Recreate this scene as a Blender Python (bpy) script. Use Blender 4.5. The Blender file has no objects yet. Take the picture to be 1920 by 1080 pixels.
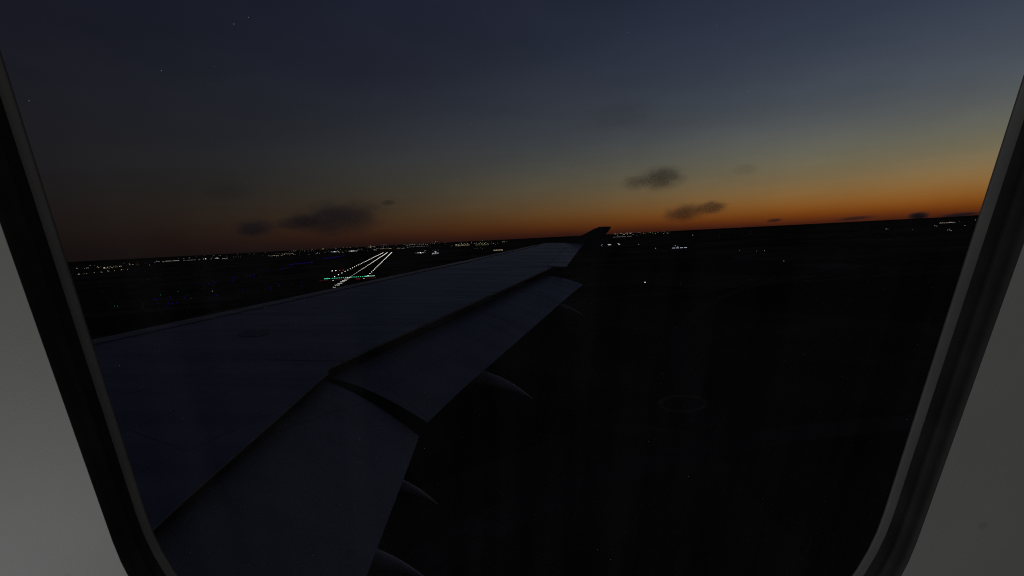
import bpy, bmesh, math, random
from mathutils import Matrix, Vector
R = math.radians
rnd = random.Random(11)
sc = bpy.context.scene
col = sc.collection

# ------------------------------------------------------------------ set-up
EYE = 50.0            # height of the eye above the airfield
F = 990.0             # focal length in pixels of the 1920 wide photograph
PITCH = R(5.32)       # camera looks down by this much in the cabin
NOSE = R(2.92)        # the airliner's nose-up attitude
EXPO = 3.8
K = 2.0 ** EXPO       # an emission of 1/K renders as white

sc.view_settings.view_transform = 'Standard'
sc.view_settings.look = 'None'
sc.view_settings.gamma = 1
sc.view_settings.exposure = EXPO
sc.cycles.use_denoising = False      # the denoiser smears the airfield's point lights
sc.cycles.filter_width = 1.15
sc.cycles.max_bounces = 6
sc.cycles.volume_bounces = 1
sc.cycles.transparent_max_bounces = 16
sc.cycles.sample_clamp_indirect = .02
sc.cycles.sample_clamp_direct = .22
sc.cycles.volume_step_rate = .5

cam = bpy.data.cameras.new('camera')
cam.sensor_width = 36
cam.lens = 36 * F / 1920
cam.clip_start = 0.01
cam.clip_end = 300000
camo = bpy.data.objects.new('camera', cam)
col.objects.link(camo)
camo.matrix_world = (Matrix.Translation((0, 0, EYE)) @ Matrix.Rotation(NOSE, 4, 'Y')
                     @ Matrix.Rotation(math.pi / 2 - PITCH, 4, 'X'))
sc.camera = camo


def ray(px, py):
    x, u = (px - 960) / F, -(py - 540) / F
    c, s = math.cos(PITCH), math.sin(PITCH)
    y, z = c + u * s, -s + u * c
    c, s = math.cos(NOSE), math.sin(NOSE)
    return Vector((x * c + z * s, y, -x * s + z * c))


def at(px, py, z=0.0, far=9000.0):
    """where the sight line through a photograph pixel meets height z (or, near the horizon, distance far)"""
    d = ray(px, py)
    t = (z - EYE) / d.z if d.z < -1e-6 else 1e9
    if t * d.y > far:
        t = far / d.y
    return Vector((0, 0, EYE)) + d * t


# ------------------------------------------------------------------ materials
def mat(name, base=(.5, .5, .5), rough=.5, spec=.5, metal=0.0):
    m = bpy.data.materials.new(name)
    m.use_nodes = True
    b = m.node_tree.nodes['Principled BSDF']
    b.inputs['Base Color'].default_value = (*base, 1)
    b.inputs['Roughness'].default_value = rough
    b.inputs['Metallic'].default_value = metal
    b.inputs['Specular IOR Level'].default_value = spec
    return m


def noisy(name, a, b, scale, rough=.5, spec=.5, detail=6, bump=0.0, bscale=400, coord='Object', lo=.35, hi=.65):
    m = mat(name, a, rough, spec)
    nt = m.node_tree
    p = nt.nodes['Principled BSDF']
    tc = nt.nodes.new('ShaderNodeTexCoord')
    n = nt.nodes.new('ShaderNodeTexNoise')
    n.inputs['Scale'].default_value = scale
    n.inputs['Detail'].default_value = detail
    r = nt.nodes.new('ShaderNodeValToRGB')
    r.color_ramp.elements[0].position = lo
    r.color_ramp.elements[0].color = (*a, 1)
    r.color_ramp.elements[1].position = hi
    r.color_ramp.elements[1].color = (*b, 1)
    nt.links.new(tc.outputs[coord], n.inputs['Vector'])
    nt.links.new(n.outputs['Fac'], r.inputs['Fac'])
    nt.links.new(r.outputs['Color'], p.inputs['Base Color'])
    if bump:
        n2 = nt.nodes.new('ShaderNodeTexNoise')
        n2.inputs['Scale'].default_value = bscale
        bp = nt.nodes.new('ShaderNodeBump')
        bp.inputs['Strength'].default_value = bump
        bp.inputs['Distance'].default_value = .001
        nt.links.new(tc.outputs[coord], n2.inputs['Vector'])
        nt.links.new(n2.outputs['Fac'], bp.inputs['Height'])
        nt.links.new(bp.outputs['Normal'], p.inputs['Normal'])
    return m


def glow(name, color, strength):
    m = bpy.data.materials.new(name)
    m.use_nodes = True
    b = m.node_tree.nodes['Principled BSDF']
    b.inputs['Base Color'].default_value = (.02, .02, .02, 1)
    b.inputs['Emission Color'].default_value = (*color, 1)
    b.inputs['Emission Strength'].default_value = strength / K
    m.cycles.emission_sampling = 'NONE'
    return m


M_DARK = mat('dark_steel', (.03, .03, .03), .6)
M_WALL = noisy('concrete_wall', (.10, .10, .10), (.16, .155, .15), .05, .9)
M_ROOF = mat('roofing', (.05, .05, .05), .9)
G_WHITE = glow('white_lamp', (1, .96, .88), 2.6)
G_EDGE = glow('edge_lamp', (1, .95, .86), 3.0)
G_CENTRE = glow('centreline_lamp', (1, .95, .90), 2.2)
G_GREEN = glow('green_lamp', (.05, .62, .34), 2.2)
G_RED = glow('red_lamp', (1, .02, .06), .9)
G_REDDIM = glow('dim_red_lamp', (1, .05, .08), .35)
G_BLUE = glow('blue_lamp', (.03, .0, 1), .36)
G_TEAL = glow('teal_lamp', (.1, .8, .6), .35)
TOWN = {}
for nm, c in (('white', (1, .97, .9)), ('warm', (1, .78, .5)), ('yellow', (.95, .85, .4)), ('cool', (.85, .93, 1)), ('greenish', (.75, 1, .6))):
    TOWN[nm] = [glow('%s_town_lamp_%s' % (nm, w), c, s) for w, s in (('dim', .20), ('medium', .46), ('bright', .9), ('glaring', 2.6))]


# ------------------------------------------------------------------ mesh helpers
def link(name, verts, faces, mats, parent=None, smooth=True, midx=None):
    me = bpy.data.meshes.new(name)
    me.from_pydata([tuple(v) for v in verts], [], faces)
    for m in (mats if isinstance(mats, (list, tuple)) else [mats]):
        me.materials.append(m)
    if midx:
        me.polygons.foreach_set('material_index', midx)
    bm = bmesh.new()
    bm.from_mesh(me)
    bmesh.ops.recalc_face_normals(bm, faces=bm.faces)
    bm.to_mesh(me)
    bm.free()
    if smooth:
        me.polygons.foreach_set('use_smooth', [True] * len(me.polygons))
    o = bpy.data.objects.new(name, me)
    col.objects.link(o)
    if parent:
        o.parent = parent
    return o


def tag(o, label, cat, group=None, kind=None):
    o['label'] = label
    o['category'] = cat
    if group:
        o['group'] = group
    if kind:
        o['kind'] = kind
    return o


def structure(o):
    o['kind'] = 'structure'
    return o


def empty(name, loc, rot=(0, 0, 0)):
    o = bpy.data.objects.new(name, None)
    col.objects.link(o)
    o.location = loc
    o.rotation_euler = rot
    return o


class MB:
    def __init__(self):
        self.v, self.f, self.m = [], [], []

    def box(self, c, s, mi=0, rz=0.0):
        n = len(self.v)
        ca, sa = math.cos(rz), math.sin(rz)
        for dx in (-1, 1):
            for dy in (-1, 1):
                for dz in (-1, 1):
                    x, y = dx * s[0] / 2, dy * s[1] / 2
                    self.v.append((c[0] + x * ca - y * sa, c[1] + x * sa + y * ca, c[2] + dz * s[2] / 2))
        for q in ((0, 1, 3, 2), (4, 6, 7, 5), (0, 4, 5, 1), (2, 3, 7, 6), (0, 2, 6, 4), (1, 5, 7, 3)):
            self.f.append([n + i for i in q])
            self.m.append(mi)

    def cyl(self, c, r0, r1, h, mi=0, k=8):
        n = len(self.v)
        for z, r in ((0, r0), (h, r1)):
            for i in range(k):
                a = 2 * math.pi * i / k
                self.v.append((c[0] + r * math.cos(a), c[1] + r * math.sin(a), c[2] + z))
        for i in range(k):
            j = (i + 1) % k
            self.f.append([n + i, n + j, n + k + j, n + k + i])
            self.m.append(mi)
        self.f.append([n + i for i in reversed(range(k))])
        self.f.append([n + k + i for i in range(k)])
        self.m += [mi, mi]

    def dome(self, c, r, mi=0, k=10, squash=1.0):
        n = len(self.v)
        rings = 5
        for a in range(rings):
            t = -0.5 + 2.0 * a / rings
            t = math.pi / 2 * max(-.99, min(.95, -1 + 2 * (a + .5) / rings))
            for i in range(k):
                p = 2 * math.pi * i / k
                self.v.append((c[0] + r * math.cos(t) * math.cos(p), c[1] + r * math.cos(t) * math.sin(p), c[2] + r * squash * math.sin(t)))
        for a in range(rings - 1):
            for i in range(k):
                j = (i + 1) % k
                self.f.append([n + a * k + i, n + a * k + j, n + (a + 1) * k + j, n + (a + 1) * k + i])
                self.m.append(mi)
        self.f.append([n + i for i in reversed(range(k))])
        self.f.append([n + (rings - 1) * k + i for i in range(k)])
        self.m += [mi, mi]

    def build(self, name, mats, parent=None, smooth=False):
        return link(name, self.v, self.f, mats, parent, smooth, self.m)


def mesh_copy(o, loc, rz=0.0):
    c = o.copy()
    col.objects.link(c)
    c.location = loc
    c.rotation_euler = (0, 0, rz)
    return c


# ------------------------------------------------------------------ sky
w = bpy.data.worlds.new('World')
sc.world = w
w.use_nodes = True
nt = w.node_tree
bg = nt.nodes['Background']
sky = nt.nodes.new('ShaderNodeTexSky')
sky.sky_type = 'NISHITA'
sky.sun_disc = False
sky.sun_elevation = R(-5.5)
sky.sun_rotation = R(50)
sky.altitude = 50
sky.air_density = 1.0
sky.dust_density = 1.0
sky.ozone_density = 1.0
STR = .15
tint = nt.nodes.new('ShaderNodeMix')
tint.data_type = 'RGBA'
tint.blend_type = 'MULTIPLY'
tint.inputs['Factor'].default_value = 1
tint.inputs['B'].default_value = (2.40 / K / STR, 2.07 / K / STR, 1.93 / K / STR, 1)
night = nt.nodes.new('ShaderNodeMix')
night.data_type = 'RGBA'
night.blend_type = 'ADD'
night.inputs['Factor'].default_value = 1
geo = nt.nodes.new('ShaderNodeTexCoord')
sep = nt.nodes.new('ShaderNodeSeparateXYZ')
glowr = nt.nodes.new('ShaderNodeValToRGB')
for i, (p_, c_) in enumerate(((0.0, (.0078, .0052, .0050)), (.05, (.0061, .0058, .0065)), (.12, (.0053, .0062, .0092)), (.40, (.0054, .0063, .0118)))):
    e_ = glowr.color_ramp.elements[i] if i < 2 else glowr.color_ramp.elements.new(p_)
    e_.position = p_
    e_.color = (c_[0] * 50, c_[1] * 50, c_[2] * 50, 1)
scl = nt.nodes.new('ShaderNodeVectorMath')
scl.operation = 'SCALE'
scl.inputs['Scale'].default_value = 1 / 50 / K / STR
nt.links.new(geo.outputs['Generated'], sep.inputs[0])
nt.links.new(sep.outputs['Z'], glowr.inputs['Fac'])
nt.links.new(glowr.outputs['Color'], scl.inputs[0])
nt.links.new(scl.outputs[0], night.inputs['B'])
tr_ = nt.nodes.new('ShaderNodeValToRGB')
for i, (p_, c_) in enumerate(((0.0, (2.62, 1.92, 1.9)), (.03, (2.50, 2.02, 1.78)), (.10, (2.38, 2.16, 1.80)), (.18, (2.36, 2.15, 2.06)), (.42, (2.46, 2.10, 2.16)))):
    e_ = tr_.color_ramp.elements[i] if i < 2 else tr_.color_ramp.elements.new(p_)
    e_.position = p_
    e_.color = (c_[0] / 3, c_[1] / 3, c_[2] / 3, 1)
ts_ = nt.nodes.new('ShaderNodeVectorMath')
ts_.operation = 'SCALE'
ts_.inputs['Scale'].default_value = 3 / K / STR
nt.links.new(sep.outputs['Z'], tr_.inputs['Fac'])
nt.links.new(tr_.outputs['Color'], ts_.inputs[0])
nt.links.new(ts_.outputs[0], tint.inputs['B'])
nt.links.new(sky.outputs[0], tint.inputs['A'])
nt.links.new(tint.outputs['Result'], night.inputs['A'])
hsv = nt.nodes.new('ShaderNodeHueSaturation')
satr = nt.nodes.new('ShaderNodeMapRange')
satr.inputs['From Min'].default_value = .05
satr.inputs['From Max'].default_value = .30
satr.inputs['To Min'].default_value = 1.0
satr.inputs['To Max'].default_value = 1.24
nt.links.new(sep.outputs['Z'], satr.inputs['Value'])
nt.links.new(satr.outputs[0], hsv.inputs['Saturation'])
# thin uneven veils of high cloud
vm = nt.nodes.new('ShaderNodeMapping')
vm.inputs['Scale'].default_value = (2.2, 2.2, 9.0)
vn = nt.nodes.new('ShaderNodeTexNoise')
vn.inputs['Scale'].default_value = 1.6
vn.inputs['Detail'].default_value = 5
vr = nt.nodes.new('ShaderNodeMapRange')
vr.inputs['From Min'].default_value = .3
vr.inputs['From Max'].default_value = .7
vr.inputs['To Min'].default_value = .90
vr.inputs['To Max'].default_value = 1.07
nt.links.new(geo.outputs['Generated'], vm.inputs['Vector'])
nt.links.new(vm.outputs[0], vn.inputs['Vector'])
nt.links.new(vn.outputs['Fac'], vr.inputs['Value'])
nt.links.new(vr.outputs[0], hsv.inputs['Value'])
nt.links.new(night.outputs['Result'], hsv.inputs['Color'])
nt.links.new(hsv.outputs['Color'], bg.inputs['Color'])
bg.inputs['Strength'].default_value = STR

# ------------------------------------------------------------------ ground
# one big sheet, finer near the airfield
def ground():
    rs = [0, 60, 150, 300, 600, 1000, 1600, 2500, 4000, 6500, 10000, 16000, 26000, 45000, 80000]
    k = 96
    v, f = [(0, 0, 0)], []
    for r in rs[1:]:
        for i in range(k):
            a = 2 * math.pi * i / k
            v.append((r * math.cos(a), r * math.sin(a), 0))
    for i in range(k):
        f.append([0, 1 + i, 1 + (i + 1) % k])
    for j in range(len(rs) - 2):
        for i in range(k):
            i2 = (i + 1) % k
            f.append([1 + j * k + i, 1 + (j + 1) * k + i, 1 + (j + 1) * k + i2, 1 + j * k + i2])
    m = noisy('dark_grassland', (.105, .092, .066), (.25, .22, .16), .004, 1.0, .0, 8, coord='Object', lo=.42, hi=.68)
    return structure(link('ground', v, f, m, smooth=False))


ground()
gm = bpy.data.objects['ground'].data.materials[0]
nt = gm.node_tree
p = nt.nodes['Principled BSDF']
src = p.inputs['Base Color'].links[0].from_socket
tc = nt.nodes.new('ShaderNodeTexCoord')
vo = nt.nodes.new('ShaderNodeTexVoronoi')
vo.inputs['Scale'].default_value = .0055
wv = nt.nodes.new('ShaderNodeTexNoise')
wv.inputs['Scale'].default_value = .03
wv.inputs['Detail'].default_value = 8
sx = nt.nodes.new('ShaderNodeSeparateColor')
m1 = nt.nodes.new('ShaderNodeMath')
m1.operation = 'MULTIPLY_ADD'
m1.inputs[1].default_value = 1.3
m1.inputs[2].default_value = .35
m2 = nt.nodes.new('ShaderNodeMath')
m2.operation = 'MULTIPLY'
mg = nt.nodes.new('ShaderNodeVectorMath')
mg.operation = 'SCALE'
nt.links.new(tc.outputs['Object'], vo.inputs['Vector'])
nt.links.new(tc.outputs['Object'], wv.inputs['Vector'])
nt.links.new(vo.outputs['Color'], sx.inputs[0])
nt.links.new(sx.outputs[0], m1.inputs[0])
nt.links.new(m1.outputs[0], m2.inputs[0])
nt.links.new(wv.outputs['Fac'], m2.inputs[1])
nt.links.new(src, mg.inputs[0])
nt.links.new(m2.outputs[0], mg.inputs['Scale'])
nt.links.new(mg.outputs[0], p.inputs['Base Color'])

# low wooded rises along the skyline
def hills():
    v, f = [], []
    n = 420
    ph = [rnd.uniform(0, 6.28) for _ in range(8)]
    for i in range(n + 1):
        a = R(-62) + R(124) * i / n
        hgt = 26
        for q in range(8):
            hgt += [12, 9, 7, 5, 4, 3, 2.5, 2][q] * math.sin(a * [7, 13, 23, 41, 67, 110, 170, 260][q] + ph[q])
        hgt += rnd.uniform(-2.5, 2.5)
        hgt = max(6, hgt) * (.75 + .35 * math.sin(a * 3 + .6))
        for r, z in ((14500, -1), (15500, hgt), (17500, hgt * 1.1), (20000, -1)):
            v.append((r * math.sin(a), r * math.cos(a), z))
    for i in range(n):
        for j in range(3):
            f.append([i * 4 + j, i * 4 + j + 1, i * 4 + j + 5, i * 4 + j + 4])
    m = noisy('wooded_hill', (.008, .010, .008), (.02, .022, .017), .002, 1.0, .0)
    structure(link('hills', v, f, m, smooth=False))


hills()

# ------------------------------------------------------------------ runway
AZ = R(-11.98)
RD = Vector((math.sin(AZ), math.cos(AZ), 0))        # along the runway, away from us
RP = Vector((math.cos(AZ), -math.sin(AZ), 0))       # to its right
TH = Vector((-272, 871, 0))                         # middle of the threshold
RLEN = 2820.0
RZ = -AZ


def rw(s, t, z=0.0):
    p = TH + RD * s + RP * t
    return Vector((p.x, p.y, z))


def sheet(name, quads, z, m):
    v, f = [], []
    for q in quads:
        n = len(v)
        v += [rw(s, t, z) for s, t in q]
        f.append([n, n + 1, n + 2, n + 3])
    return structure(link(name, v, f, m, smooth=False))


def rect(s0, s1, t0, t1):
    return [(s0, t0), (s0, t1), (s1, t1), (s1, t0)]


M_ASPH = noisy('asphalt', (.014, .014, .014), (.03, .03, .03), .03, 1, .0)
M_PAINT = noisy('worn_paint', (.03, .03, .03), (.12, .12, .115), .2, 1, .0)
M_TAXI = noisy('taxiway_asphalt', (.016, .016, .016), (.035, .035, .034), .02, 1, .0)
sheet('runway', [rect(-60, RLEN + 60, -30, 30)], .010, M_ASPH)
sheet('taxiways', [rect(-120, RLEN, -215, -192), rect(10, 34, -192, -30), rect(900, 930, -192, -30), rect(1900, 1930, -192, -30),
                   rect(-330, -306, -420, 40), rect(-330, 300, -445, -422)], .006, M_TAXI)
rv, rf = [], []
for pts, wd in (([(-30, 60), (0, 95), (45, 118), (110, 128), (220, 126), (420, 150)], 9), ([(45, 118), (60, 190), (95, 290), (180, 420), (330, 560), (700, 760)], 8),
                ([(-900, 300), (-350, 330), (0, 395), (300, 470), (900, 560)], 11)):
    fine = []
    for i in range(len(pts) - 1):
        p0, p1, p2, p3 = [Vector(pts[max(0, min(len(pts) - 1, i + q))]) for q in (-1, 0, 1, 2)]
        for k in range(8):
            t = k / 8
            fine.append(.5 * ((2 * p1) + (p2 - p0) * t + (2 * p0 - 5 * p1 + 4 * p2 - p3) * t * t + (3 * p1 - p0 - 3 * p2 + p3) * t ** 3))
    for i, q in enumerate(fine):
        d = (fine[min(i + 1, len(fine) - 1)] - fine[max(0, i - 1)]).normalized()
        nn = Vector((-d.y, d.x)) * wd / 2
        rz_ = .004 + .004 * (wd - 8)
        rv += [(q.x + nn.x, q.y + nn.y, rz_), (q.x - nn.x, q.y - nn.y, rz_)]
        if i:
            n = len(rv)
            rf.append([n - 4, n - 3, n - 1, n - 2])
structure(link('roads', rv, rf, noisy('concrete_road', (.075, .066, .050), (.105, .093, .072), .3, 1, .0), smooth=False))

marks = []
for k in range(8):
    for sgn in (-1, 1):
        t = sgn * (3.2 + k * 3.1)
        marks.append(rect(12, 42, t - .9, t + .9))
for k in range(46):
    s = 110 + k * 60
    if s + 30 < RLEN:
        marks.append(rect(s, s + 30, -.45, .45))
for sgn in (-1, 1):
    marks.append(rect(300, 350, sgn * 9 - 4, sgn * 9 + 4))
    for d in (150, 450, 600):
        marks.append(rect(d, d + 22, sgn * 10.5 - 2.4, sgn * 10.5 + 2.4))
sheet('runway_markings', marks, .014, M_PAINT)


def ground_light(name, r, m, stake=.25):
    b = MB()
    b.cyl((0, 0, 0), r * .55, r * .4, stake, 0)
    b.dome((0, 0, stake + r * .55), r, 1, 10, .8)
    return b.build(name, [M_DARK, m])


def put_many(name, spots, r_of, m, label, cat, group, rz=0.0, make=ground_light):
    """one small lamp, then copies of it"""
    out, first = [], None
    for p in spots:
        if first is None:
            o = first = make(name, 1.0, m)
            o.location = p
        else:
            o = mesh_copy(first, p)
        s = r_of(p)
        o.scale = (s, s, s)
        o.rotation_euler = (0, 0, rz)
        tag(o, label, cat, group)
        out.append(o)
    return out


def dist(p):
    return math.hypot(p.x, p.y)


edge_r = lambda p: .60 * (dist(p) / 950) ** .3
put_many('runway_edge_light', [rw(50 + 60 * k, -29) for k in range(47)], edge_r, G_EDGE,
         'white runway edge light in the left hand dotted row beyond the green bar', 'runway light', 'left row of runway edge lights')
put_many('runway_edge_light', [rw(20 + 60 * k, 29) for k in range(47)], edge_r, G_EDGE,
         'white runway edge light in the right hand dotted row beyond the green bar', 'runway light', 'right row of runway edge lights')
put_many('runway_centreline_light', [rw(8 + 15 * k, 0) for k in range(187)], lambda p: .24 * (dist(p) / 900) ** .9, G_CENTRE,
         'white runway centreline light in the solid middle line beyond the green bar', 'runway light', 'runway centreline lights')
put_many('threshold_light', [rw(0, -27 + 3 * k) for k in range(19)], lambda p: .58, G_GREEN,
         'green threshold light in the thin middle stretch of the green bar across the runway end', 'runway light', 'green threshold lights')
put_many('wing_bar_light', [rw(0, -31 - 1.6 * k) for k in range(6)], lambda p: .6, G_GREEN,
         'bright green wing bar light at the left end of the green bar', 'runway light', 'left green wing bar lights')
G_GREENW = glow('pale_green_lamp', (.35, .85, .62), 1.9)
put_many('wing_bar_light', [rw(0, 24 + 1.8 * k) for k in range(10)], lambda p: .55, G_GREENW,
         'pale green wing bar light at the right end of the green bar', 'runway light', 'right green wing bar lights')


def light_bar(name, width, n, r, m, h=.8):
    b = MB()
    b.box((0, 0, h), (width, .18, .18), 0)
    for sx in (-.4, 0, .4):
        b.cyl((sx * width, 0, 0), .07, .07, h, 0, 6)
    for i in range(n):
        x = -width / 2 + width * i / (n - 1)
        b.dome((x, -.1, h + .35), r, 1, 8, .8)
    return b.build(name, [M_DARK, m])


ALS = [(-24, 'nearest to the green bar'), (-56, 'second in front of the green bar'), (-88, 'third in front of the green bar'),
       (-118, 'fourth in front of the green bar'), (-149, 'fifth in front of the green bar'), (-181, 'sixth in front of the green bar'),
       (-212, 'just above the wing edge'), (-250, 'farthest from the green bar, half lost behind the wing edge')]
abar = None
for i, (s, words) in enumerate(ALS):
    if abar is None:
        o = abar = light_bar('approach_light_bar', 4.8, 5, .29, G_WHITE)
    else:
        o = mesh_copy(abar, (0, 0, 0))
    o.location = rw(s, 1.0)
    o.rotation_euler = (0, 0, RZ)
    k = (1.0, 1.0, 1.05, 1.08, 1.08, 1.05, .62, .40)[i]
    o.scale = (k, .8 if k < .7 else 1, .55 if k < .7 else 1)
    tag(o, 'white approach light bar, %s' % words, 'approach light', 'approach light bars leading to the runway')
RED = [(-62, 19, 'red side light bar right of the white approach bars', G_RED, 4.4),
       (-48, -13, 'dull red side light bar left of the nearest white approach bar', G_REDDIM, 12.0),
       (-58, 38, 'dim red light bar under the right end of the green bar', G_REDDIM, 14.0),
       (-48, -34, 'faint red light bar under the left end of the green bar', G_REDDIM, 10.0)]
for s, t, lab, m, wd in RED:
    o = light_bar('red_light_bar', wd, max(4, int(wd / 1.8)), .42 if m is G_RED else .3, m, .15)
    o.location = rw(s, t)
    o.rotation_euler = (0, 0, RZ)
    tag(o, lab, 'approach light', 'red side light bars before the green bar')
for (px, py), lab in (((624.5, 526.5), 'tiny white ground light under the left part of the green bar'),
                      ((682.5, 523), 'tiny white ground light below the pale right end of the green bar')):
    o = ground_light('ground_light', .42, G_EDGE)
    o.location = at(px, py, 0)
    tag(o, lab, 'airfield light')


# the four approach slope boxes left of the runway
def slope_box(m):
    b = MB()
    b.box((0, 0, .95), (1.5, 1.3, .7), 0)
    for sx in (-.55, .55):
        for sy in (-.45, .45):
            b.cyl((sx, sy, 0), .06, .06, .6, 0, 6)
    o = empty('approach_slope_light', (0, 0, 0))
    b.build('housing', M_DARK, o)
    c = MB()
    for sx in (-.42, .42):
        c.cyl((0, 0, 0), .55, .55, .06, 0, 12)
        c.v[-24:] = [(x * .95 + sx, -.68 - z, .95 + y) for x, y, z in c.v[-24:]]
    c.build('lens', m, o)
    return o


for px, m, lab in ((623, G_EDGE, 'outermost white box of the approach slope row left of the runway'),
                   (629.8, G_EDGE, 'inner white box of the approach slope row, beside the red ones'),
                   (636.9, G_RED, 'outer red box of the approach slope row, beside the white ones'),
                   (643.8, G_RED, 'innermost red box of the approach slope row, next to the edge lights')):
    o = slope_box(m)
    o.location = at(px, 508.6 - (px - 623) * .06, 0)
    o.rotation_euler = (0, 0, R(18))
    tag(o, lab, 'approach light', 'approach slope light boxes')

# blue taxiway lamps
Z4 = lambda x, y: (100 + x / 6, 460 + y / 6)
Z1 = lambda x, y: (100 + x / 4, 420 + y / 4)
Z5 = lambda x, y: (420 + x / 6, 440 + y / 6)
blue = [Z4(*q) for q in ((1013, 655), (1013, 692), (1132, 605), (1158, 605), (1290, 655), (1272, 690), (1340, 650), (1480, 582), (1510, 556),
                         (1310, 572), (1175, 645), (1665, 487), (1690, 482), (1712, 477), (1750, 432), (1812, 412), (1800, 450), (1690, 440),
                         (1650, 425), (1835, 560), (1385, 640), (1325, 600))]
blue += [Z1(*q) for q in ((1340, 405), (1346, 430), (1360, 400), (1455, 380), (1480, 386), (1508, 378), (1506, 396), (1545, 385), (1630, 480),
                          (1685, 445), (1692, 460), (1865, 435), (1860, 462), (1420, 490), (1720, 335), (1740, 325), (1600, 352))]
blue += [Z5(*q) for q in ((604, 545), (622, 572), (530, 585), (760, 548), (640, 388), (665, 380), (690, 382), (720, 372))]
put_many('taxiway_light', [at(x, y, .6) - Vector((0, 0, .6)) for x, y in blue], lambda p: .30 * (dist(p) / 600) ** .8, G_BLUE,
         'small blue taxiway light on the dark grass between the wing and the town lights', 'taxiway light', 'blue taxiway lights')
line = []
for a, b, n in (((740, 338), (1000, 308), 16), ((1120, 272), (1345, 238), 18)):
    for i in range(n):
        t = i / (n - 1)
        line.append(Z5(a[0] + (b[0] - a[0]) * t + rnd.uniform(-4, 4), a[1] + (b[1] - a[1]) * t + rnd.uniform(-3, 3)))
put_many('taxiway_light', [at(x, y, .6) - Vector((0, 0, .6)) for x, y in line], lambda p: .30 * (dist(p) / 600) ** .9, G_BLUE,
         'blue taxiway light in the long blue line left of the runway', 'taxiway light', 'line of blue taxiway lights beside the runway')
for (x, y), lab in ((Z4(690, 685), 'green taxiway light nearest the window frame'), (Z4(722, 686), 'dim green taxiway light right beside the one nearest the window frame'),
                    (Z4(1207, 558), 'green taxiway light above a pair of blue ones'), (Z4(1405, 522), 'faint green taxiway light alone above the blue ones'),
                    (Z4(1550, 595), 'green taxiway light low over the wing edge')):
    o = ground_light('taxiway_light', .30, G_TEAL)
    o.location = at(x, y, .3) - Vector((0, 0, .3))
    tag(o, lab, 'taxiway light', 'green taxiway lights')
o = ground_light('ground_light', .32, TOWN['white'][2])
o.location = at(*Z4(1788, 516), .3) - Vector((0, 0, .3))
tag(o, 'small pale light alone above the wing edge among blue ones', 'airfield light')


# ------------------------------------------------------------------ lamps of the town and the airport
def lamp_mast(m):
    b = MB()
    b.cyl((0, 0, -1), .018, .012, .85, 0, 6)         # unit mast: lamp at height 0, foot at -1
    return b, m


def mast(name, p, head, m, wide=1.0):
    """a lamp head of radius head at point p on a mast down to the ground"""
    b = MB()
    h = max(p.z, head * 1.05)
    b.cyl((0, 0, 0), max(.15, head * .10), max(.1, head * .06), h, 0, 6)
    b.box((0, 0, h + head * .62), (head * 2.1 * wide, head * .7, head * .22), 0)
    b.dome((0, -head * .1, h), head * .95, 1, 8, .62)
    if wide != 1.0:
        b.v = [(x * (wide if abs(x) > head * .2 else 1), y, z) for x, y, z in b.v]
    o = b.build(name, [M_DARK, m])
    o.location = (p.x, p.y, 0)
    return o


def lamp_row(name, pts, hue, label, cat, group, lamp_h=9.0, px_size=.60):
    for q in pts:
        x, y, lv = q[:3]
        wide = q[3] if len(q) > 3 else 1.0
        p = at(x, y, lamp_h, 8000)
        head = px_size * p.y / F * (.8 if lv == 0 else 1.0) * (1.25 if lv == 3 else 1.0)
        h = hue if isinstance(hue, str) else rnd.choice(hue)
        o = mast(name, p, head, TOWN[h][lv], wide)
        tag(o, label, cat, group)


def Z(ox, oy, k, pts):
    return [(ox + q[0] / k, oy + q[1] / k) + tuple(q[2:]) for q in pts]


lamp_row('street_lamp', Z(100, 460, 6, [(265, 258, 2), (378, 255, 2), (392, 253, 1), (498, 242, 2), (512, 250, 1), (572, 254, 3), (592, 256, 1)]), ['white', 'warm'],
         'white street lamp in the broken upper row beside the left window frame', 'street lamp', 'upper row of lamps at far left')
lamp_row('street_lamp', Z(100, 460, 6, [(610, 248, 2), (628, 256, 1), (640, 240, 1), (652, 248, 1), (668, 250, 1), (682, 242, 1), (705, 244, 1), (722, 242, 0), (745, 238, 2), (762, 234, 2)]), ['yellow', 'warm'],
         'yellowish street lamp in the bright clump at far left', 'street lamp', 'yellowish clump of lamps at far left')
lamp_row('street_lamp', Z(100, 460, 6, [(284, 324, 2), (296, 323, 1), (335, 321, 0), (352, 319, 0), (375, 316, 1), (462, 307, 1), (538, 300, 1), (548, 302, 1), (612, 288, 1), (622, 290, 1), (688, 285, 1), (765, 275, 2), (785, 270, 0), (834, 269, 1)]), ['white', 'warm'],
         'white street lamp in the lower evenly spaced row at far left', 'street lamp', 'lower row of lamps at far left')
lamp_row('street_lamp', Z(100, 460, 6, [(1160, 178, 1), (1176, 184, 1), (1190, 182, 1), (940, 222, 0), (955, 220, 0), (1690, 154, 2), (1714, 152, 3), (1775, 153, 1), (1822, 146, 2), (1842, 143, 3), (1860, 146, 1), (1908, 148, 2)]), ['white', 'cool'],
         'white lamp in the thin chain along the skyline left of the runway', 'street lamp', 'chain of skyline lamps left of the runway')
lamp_row('street_lamp', Z(420, 440, 6, [(8, 266, 2), (24, 268, 2), (38, 262, 1), (108, 252, 0), (135, 250, 0), (160, 252, 0), (190, 250, 0)]), ['white', 'cool'],
         'pale lamp in the short chain over the wing, well left of the runway', 'street lamp', 'short chain of pale skyline lamps')
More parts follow.
